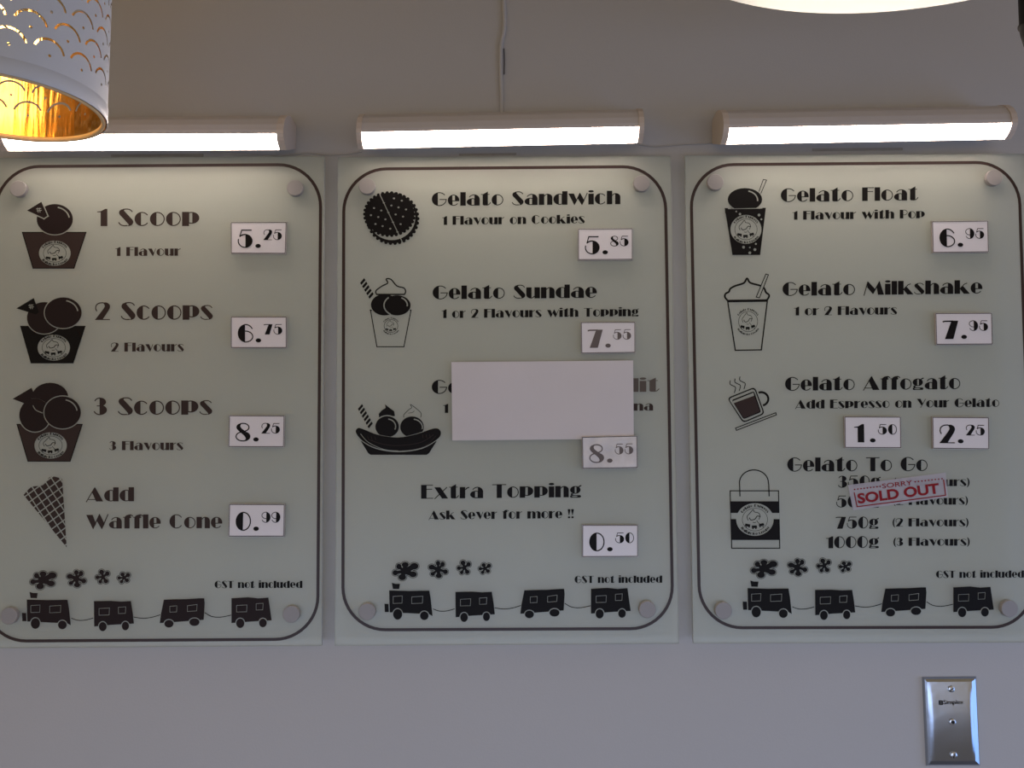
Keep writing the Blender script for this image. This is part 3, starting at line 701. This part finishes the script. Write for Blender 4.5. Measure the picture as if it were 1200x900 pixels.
# sold out sticker
def fontmesh(text, bold=0.0):
    cu = bpy.data.curves.new('tmp', 'FONT'); cu.body = text; cu.offset = bold; cu.resolution_u = 4; cu.size = 1
    o = bpy.data.objects.new('tmp', cu); C.objects.link(o)
    dg = bpy.context.evaluated_depsgraph_get(); me = bpy.data.meshes.new_from_object(o.evaluated_get(dg))
    v = [tuple(p.co)[:2] for p in me.vertices]; f = [tuple(p.vertices) for p in me.polygons]
    bpy.data.objects.remove(o); bpy.data.curves.remove(cu); bpy.data.meshes.remove(me)
    x0 = min(p[0] for p in v); x1 = max(p[0] for p in v); y0 = min(p[1] for p in v); y1 = max(p[1] for p in v)
    return [((x - x0) / (x1 - x0), (y - y0) / (y1 - y0)) for x, y in v], f
def fontline(text, quad_bl, quad_br, h, m, parent, d, bold=0.0):
    v, f = fontmesh(text, bold); (ax, ay), (bx, by) = quad_bl, quad_br
    l = math.hypot(bx - ax, by - ay); ux, uy = (by - ay) / l, -(bx - ax) / l
    return mesh('lettering', [W(ax + (bx - ax) * a + ux * b * h, ay + (by - ay) * a + uy * b * h, d) for a, b in v], f, m, parent)
DS = DG + 0.0016
sq = [(994, 568.5), (1108.2, 553.8), (1111, 582.5), (999.8, 598)]
c = W(1052, 598, DS)
so = thing('sold_out_sticker', 'translucent sticker with red SORRY SOLD OUT across the tub sizes', 'sticker', (c.x, -DG, c.z))
slab('film', sq, DG + .0006, DS, M_tape, so)
fontline('SORRY', (1034.2, 572.5), (1069.3, 568.2), 5.6, M_red, so, DS + .0003, 0.005)
fontline('SOLD OUT', (1005.8, 590.6), (1101.3, 578.2), 12.4, M_red, so, DS + .0003, 0.035)
q = [(p, 0) for p, _ in segs([(1001.2, 577.5), (1004.4, 593.8), (1108.2, 580.4), (1105.8, 562.5)], 1.2, 0)]
q += [(ell(1001.5 + 30 * i / 8, 573.6 - 3.6 * i / 8, 1.0, .9, 8), 0) for i in range(9)] + [(ell(1072.5 + 31.5 * i / 8, 564.6 - 3.6 * i / 8, 1.0, .9, 8), 0) for i in range(9)]
draw('red_frame', q, [M_red], so, DS + .0003)

# ------------------------------------------------------------------ tube lamps over the boards
def tube_lamp(label, xl, yl, xr, yr, capw, clip):
    a = W(xl, yl, 0); b = W(xr, yr, 0); hz = .0080
    a.z += hz; b.z += hz
    a.x = W(xl, yl - 14, .04).x; b.x = W(xr, yr - 14, .04).x
    root = thing('tube_lamp', label, 'wall lamp', (a + b) / 2 + Vector((0, 0, -hz)), 'tube lamps above the menu boards')
    ax = (b - a).normalized()
    def ext(name, prof, p0, p1, m, closed=True):
        f_ = [p0 + Vector((0, -d - .0008, z)) for d, z in prof]; b_ = [p1 + Vector((0, -d - .0008, z)) for d, z in prof]
        bm = bmesh.new(); A = [bm.verts.new(p) for p in f_]; Bv = [bm.verts.new(p) for p in b_]; n = len(A)
        for i in range(n): bm.faces.new((A[i], A[(i + 1) % n], Bv[(i + 1) % n], Bv[i]))
        bm.faces.new(A[::-1]); bm.faces.new(Bv)
        return bm_obj(name, bm, m, root)
    ca = a + ax * capw; cb = b - ax * capw
    shell = [(.0, .0215), (.008, .0245), (.018, .0258), (.030, .0256), (.042, .0215), (.052, .014), (.058, .005), (.0602, -.003), (.060, -.0075)]
    lit = [(.0598, -.0077), (.0582, -.0115), (.0555, -.0152), (.0515, -.0186), (.0445, -.0218)]
    lip = [(.0432, -.0227), (.0415, -.0222)]
    grow = lambda q: [(d * 1.025, z * 1.035) for d, z in q]
    ext('housing', shell + [(.050, -.0085), (.034, -.0175)] + lip + [(.0, -.006)], ca, cb, M_house)
    ext('diffuser', lit + [(.0365, -.0172), (.051, -.0087)], ca + ax * .0002, cb - ax * .0002, M_tube)
    for p0, p1 in ((a, ca), (cb, b)):
        e = ext('end_cap', [(0, .0245)] + grow(shell[1:] + lit + lip) + [(.0, -.007)], p0, p1, M_endcap)
    cx0, cx1, cy0, cy1 = clip
    slab('adhesive_pad', [(cx0, cy0), (cx1, cy0 - 1), (cx1, cy1 - 1), (cx0, cy1)], 0.0003, 0.0012, M_clip, root)
    return root
tube_lamp('lit white tube lamp above the left board, its end behind the lampshade', 5, 177, 337.5, 175.8, .009, (130, 238, 181, 185))
tube_lamp('lit white tube lamp above the middle board, under the wall cord', 421, 174.6, 752, 168.2, .0065, (538, 605, 180, 182.5))
tube_lamp('lit white tube lamp above the right board, below the big round light', 843, 169.8, 1181, 164.2, .0075, (952, 1058, 174, 177))

# ------------------------------------------------------------------ cords
def wirepath(pts, d): return [W(x, y, d) for x, y in spline(pts, 5)]
o = sweep('cord', wirepath([(246, 178), (275, 180), (300, 181.5), (328, 182.8), (345, 180.4), (358, 179.2), (370, 180), (384, 181.6), (405, 180.6), (424, 177.6)], .0022), .0009, .0012, M_cable)
o['label'] = 'thin white cord from the left tube lamp to the middle one'; o['category'] = 'cord'; o['group'] = 'thin cords on the wall'
o = sweep('cord', wirepath([(744, 168.5), (755, 170.2), (767, 171.8), (785, 170.6), (800, 169.2), (822, 168.2), (848, 167.2)], .0022), .0009, .0012, M_cable)
o['label'] = 'thin white cord from the middle tube lamp to the right one'; o['category'] = 'cord'; o['group'] = 'thin cords on the wall'
tp = W(590, -5, .002)
pts = [Vector((tp.x, -.002, z)) for z in (2.74, 2.4)] + wirepath([(590, -5), (591, 20), (590.5, 36), (587.5, 50), (586.8, 66), (587, 90), (587.8, 112), (588, 138)], .002)
o = sweep('wall_cord', pts, .0028, .0016, M_wall, seg=10)
o['label'] = 'flat painted-over cord running up the wall above the middle tube lamp'; o['category'] = 'cord'
o = sweep('dark_wire', wirepath([(590.6, 57), (591, 70), (590.8, 87)], .0030), .0006, .0009, M_dark)
o['label'] = 'short dark wire peeping out beside the painted wall cord'; o['category'] = 'wire'

# ------------------------------------------------------------------ steel cover plate
pq = [(1080.8, 793.4), (1144, 792.8), (1148.6, 897.2), (1085.2, 897.3)]
iq = [(1086.4, 799.3), (1138.8, 798.8), (1143.2, 891.6), (1090.6, 891.8)]
c = W(1115, 897, .003)
pl = thing('cover_plate', 'brushed steel blank cover plate on the wall under the right board', 'wall plate', (c.x, 0, c.z))
F0 = [W(x, y, .001) for x, y in pq]; F1 = [W(x, y, .0058) for x, y in iq]
F0b = [Vector((p.x, -.0003, p.z)) for p in F0]
mid = [F0[i].lerp(F1[i], .35) + Vector((0, -.0020, 0)) for i in range(4)]
vs = F0b + F0 + mid + F1; fs = []
for r in range(3):
    for i in range(4): fs.append((r * 4 + i, r * 4 + (i + 1) % 4, r * 4 + 4 + (i + 1) % 4, r * 4 + 4 + i))
fs += [(3, 2, 1, 0)]
base = len(vs); NU, NV = 20, 16; sm = [False] * len(fs)
for j in range(NV + 1):
    for i in range(NU + 1):
        u, v = i / NU, j / NV
        p = F1[0].lerp(F1[1], u).lerp(F1[3].lerp(F1[2], u), v)
        vs.append(p + Vector((0, -.0014 * math.sin(PI * v) * (1 - (2 * u - 1) ** 24), 0)))
for j in range(NV):
    for i in range(NU):
        a = base + j * (NU + 1) + i; fs.append((a, a + NU + 1, a + NU + 2, a + 1)); sm.append(True)
po = mesh('plate', vs, fs, M_steel, pl); po.data.polygons.foreach_set('use_smooth', sm)
for (x, y, r, s) in ((1114.4, 807.3, .0042, 1), (1117.3, 884.7, .0044, 1)):
    c = W(x, y, .006)
    sw = lathe('screw', (c.x, 0, c.z), [(r, .0060), (r * .92, .0078), (r * .5, .0083)], M_screw, pl, 20, 'Y')
    a = .6 if y < 850 else 1.2
    dx, dz = math.cos(a) * r * .75, math.sin(a) * r * .75; nx, nz = -math.sin(a) * .0004, math.cos(a) * .0004
    mesh('slot', [(c.x - dx + nx, -.0087, c.z - dz + nz), (c.x + dx + nx, -.0087, c.z + dz + nz), (c.x + dx - nx, -.0087, c.z + dz - nz), (c.x - dx - nx, -.0087, c.z - dz - nz)], [(0, 1, 2, 3)], M_dark, sw)
c = W(1115.3, 845.6, .006)
lathe('grommet', (c.x, 0, c.z), [(.0040, .0070), (.0040, .0088), (.0028, .0091)], M_screw, pl, 20, 'Y')
lathe('hole', (c.x, 0, c.z), [(.0022, .0091), (.0022, .0093)], M_dark, pl, 16, 'Y')
fontline('Simplex', (1106.2, 827.1), (1129.3, 826.6), 6.2, M_dark, pl, .0078, 0.0)
draw('emblem', [(rect(1100.8, 821.2, 1105.2, 826.2), 0), (rect(1101.8, 822.3, 1104.2, 823.3), -1), (rect(1101.8, 824.3, 1104.2, 825.1), -1)], [M_dark], pl, .0078)

# ------------------------------------------------------------------ pierced drum lampshade, upper left
R = .0955
rc = W(-2, 127, .30); H_ = .20
lamp = thing('pendant_lamp', 'white pierced drum lampshade with gold inside, hanging at the upper left', 'lamp', (rc.x, rc.y, rc.z))
CIRC = 2 * PI * R
sheetshapes = [(rect(0, 0, CIRC, H_), 0)]
nc = 18; pitch = CIRC / nc
row = 0; y = .030
while y < H_ - .03:
    for i in range(nc):
        x = (i + (.25 if row % 2 == 0 else .75)) * pitch
        if x < .018 or x > CIRC - .018: continue
        ao = [(x + .0146 * math.cos(t), y + .0142 * math.sin(t)) for t in [math.radians(12 + 150 * k / 12) for k in range(13)]]
        ai = [(x + .0125 * math.cos(t), y + .0119 * math.sin(t)) for t in [math.radians(12 + 150 * k / 12) for k in range(13)]]
        sheetshapes.append((ao + ai[::-1], -1)); sheetshapes.append((ell(x, y - .0020, .0014, .0014, 8), -1))
    row += 1; y += .0205
for k in range(1, 96):   # fold lines keep the rolled sheet round
    xx = CIRC * k / 96; sheetshapes.append(([(xx, 0), (xx, H_), (xx + 1e-5, H_), (xx + 1e-5, 0)], 2))
V, TT, KK = None, None, None
def pierced():
    vs = []; ed = []
    for poly, k in sheetshapes:
        s = len(vs)
        if k == 2:
            vs += [Vector(poly[0]), Vector(poly[1])]; ed.append((s, s + 1)); continue
        vs += [Vector(p) for p in poly]; ed += [(s + i, s + (i + 1) % len(poly)) for i in range(len(poly))]
    ov, oe, of, *_ = delaunay_2d_cdt(vs, ed, [], 0, 1e-7)
    holes = [(min(p[0] for p in q), min(p[1] for p in q), max(p[0] for p in q), max(p[1] for p in q), q) for q, k in sheetshapes if k == -1]
    holes.sort(key=lambda h: h[0]); out = []
    for f in of:
        cx = sum(ov[i][0] for i in f) / len(f); cy = sum(ov[i][1] for i in f) / len(f); bad = False
        for h in holes:
            if h[0] > cx: break
            if h[2] >= cx and h[1] <= cy <= h[3] and inside((cx, cy), h[4]): bad = True; break
        if not bad: out.append(tuple(f))
    return [(v[0], v[1]) for v in ov], out
PV, PF = pierced()
def rolled(name, r, m, flip):
    vs = [(rc.x + r * math.cos(x / R + PI), rc.y + r * math.sin(x / R + PI), rc.z + z) for x, z in PV]
    return mesh(name, vs, [f[::-1] for f in PF] if flip else PF, m, lamp, smooth=True)
rolled('shade', R, M_shade, False); rolled('lining', R - .0006, M_gold, True)
def ringobj(name, r, z, rt, m, parent, seg=72):
    bm = bmesh.new(); rings = []
    for i in range(seg):
        a = 2 * PI * i / seg
        rings.append([bm.verts.new((rc.x + (r + rt * math.cos(b)) * math.cos(a), rc.y + (r + rt * math.cos(b)) * math.sin(a), z + rt * 1.3 * math.sin(b))) for b in [2 * PI * k / 8 for k in range(8)]])
    for i in range(seg):
        A, B = rings[i], rings[(i + 1) % seg]
        for k in range(8): bm.faces.new((A[k], A[(k + 1) % 8], B[(k + 1) % 8], B[k]))
    return bm_obj(name, bm, m, parent, smooth=True)
ringobj('bottom_ring', R - .0034, rc.z + .0015, .0023, M_goldrim, lamp)
lathe('rim_band', (rc.x, rc.y, rc.z), [(R + .0003, 0), (R + .0006, .0005), (R + .0006, .0150), (R + .0002, .0153)], M_shade, lamp, 96, 'Z', cap=False)
ringobj('top_ring', R - .0015, rc.z + H_, .0014, M_goldrim, lamp)
bc = rc + Vector((0, 0, .138))
lathe('bulb', bc, [(.004, -.034), (.016, -.031), (.025, -.022), (.0295, -.008), (.028, .008), (.020, .022), (.014, .034), (.0135, .040)], M_bulb, lamp, 28)
so_ = lathe('lamp_holder', bc, [(.015, .041), (.018, .045), (.018, .085), (.010, .092)], M_shade, lamp, 24)
for k in range(3):
    a = 2 * PI * k / 3 + .4
    p0 = bc + Vector((.017 * math.cos(a), .017 * math.sin(a), .088)); p1 = Vector((rc.x + (R - .002) * math.cos(a), rc.y + (R - .002) * math.sin(a), rc.z + H_ - .001))
    sweep('spoke', [p0, p1], .0012, .0012, M_goldrim, lamp)
sweep('hanging_cord', [bc + Vector((0, 0, .09)), Vector((rc.x, rc.y + .0001, 2.735))], .0025, .0025, M_shade, lamp)
lathe('ceiling_rose', (rc.x, rc.y, 0), [(.05, 2.749), (.05, 2.74), (.02, 2.725)], M_shade, lamp, 32)

# ------------------------------------------------------------------ big round opal light, top of the picture
RB = .25
far = W(984, 18.5, .33)
bx = Vector((far.x - .006, far.y - RB, far.z))
bl = thing('round_pendant_light', 'big round opal drum light cut off by the top edge', 'lamp', bx)
lathe('diffuser', bx, [(RB, .028), (RB, .004), (RB - .004, 0.0), (RB * .7, -.0012), (RB * .35, -.0018), (.01, -.002)], M_dome, bl, 96)
lathe('drum', bx, [(RB - .002, .0285), (RB + .001, .030), (RB + .001, .12), (RB - .01, .125), (.02, .126)], M_shade, bl, 96)
sweep('hanging_rod', [bx + Vector((0, 0, .12)), Vector((bx.x, bx.y + .0001, 2.74))], .006, .006, M_cap, bl)
lathe('ceiling_rose', (bx.x, bx.y, 0), [(.06, 2.749), (.06, 2.735), (.03, 2.72)], M_shade, bl, 32)

# ------------------------------------------------------------------ dark pendant holder at the right edge
hp = W(1214, 0, .25)
def HR(px): return (px) * (DIST - .25) / F
h0 = W(1214, 60, .25).z
ph = thing('black_lamp_holder', 'black hanging lamp holder cut off by the right edge at the top', 'lamp', (hp.x, hp.y, h0))
def zz(py): return W(1214, py, .25).z - h0
lathe('holder', (hp.x, hp.y, h0), [(HR(8), zz(62)), (HR(13), zz(56)), (HR(17), zz(40)), (HR(18.5), zz(31)), (HR(20), zz(30)), (HR(20), zz(28)), (HR(18.5), zz(26)), (HR(18.8), zz(-40)), (HR(6), zz(-60))], M_dark, ph, 32)
sweep('hanging_cord', [Vector((hp.x, hp.y, h0 + zz(-58))), Vector((hp.x, hp.y + .0001, 2.74))], .003, .003, M_dark, ph)
lathe('ceiling_rose', (hp.x, hp.y, 0), [(.04, 2.749), (.04, 2.735), (.02, 2.72)], M_dark, ph, 32)
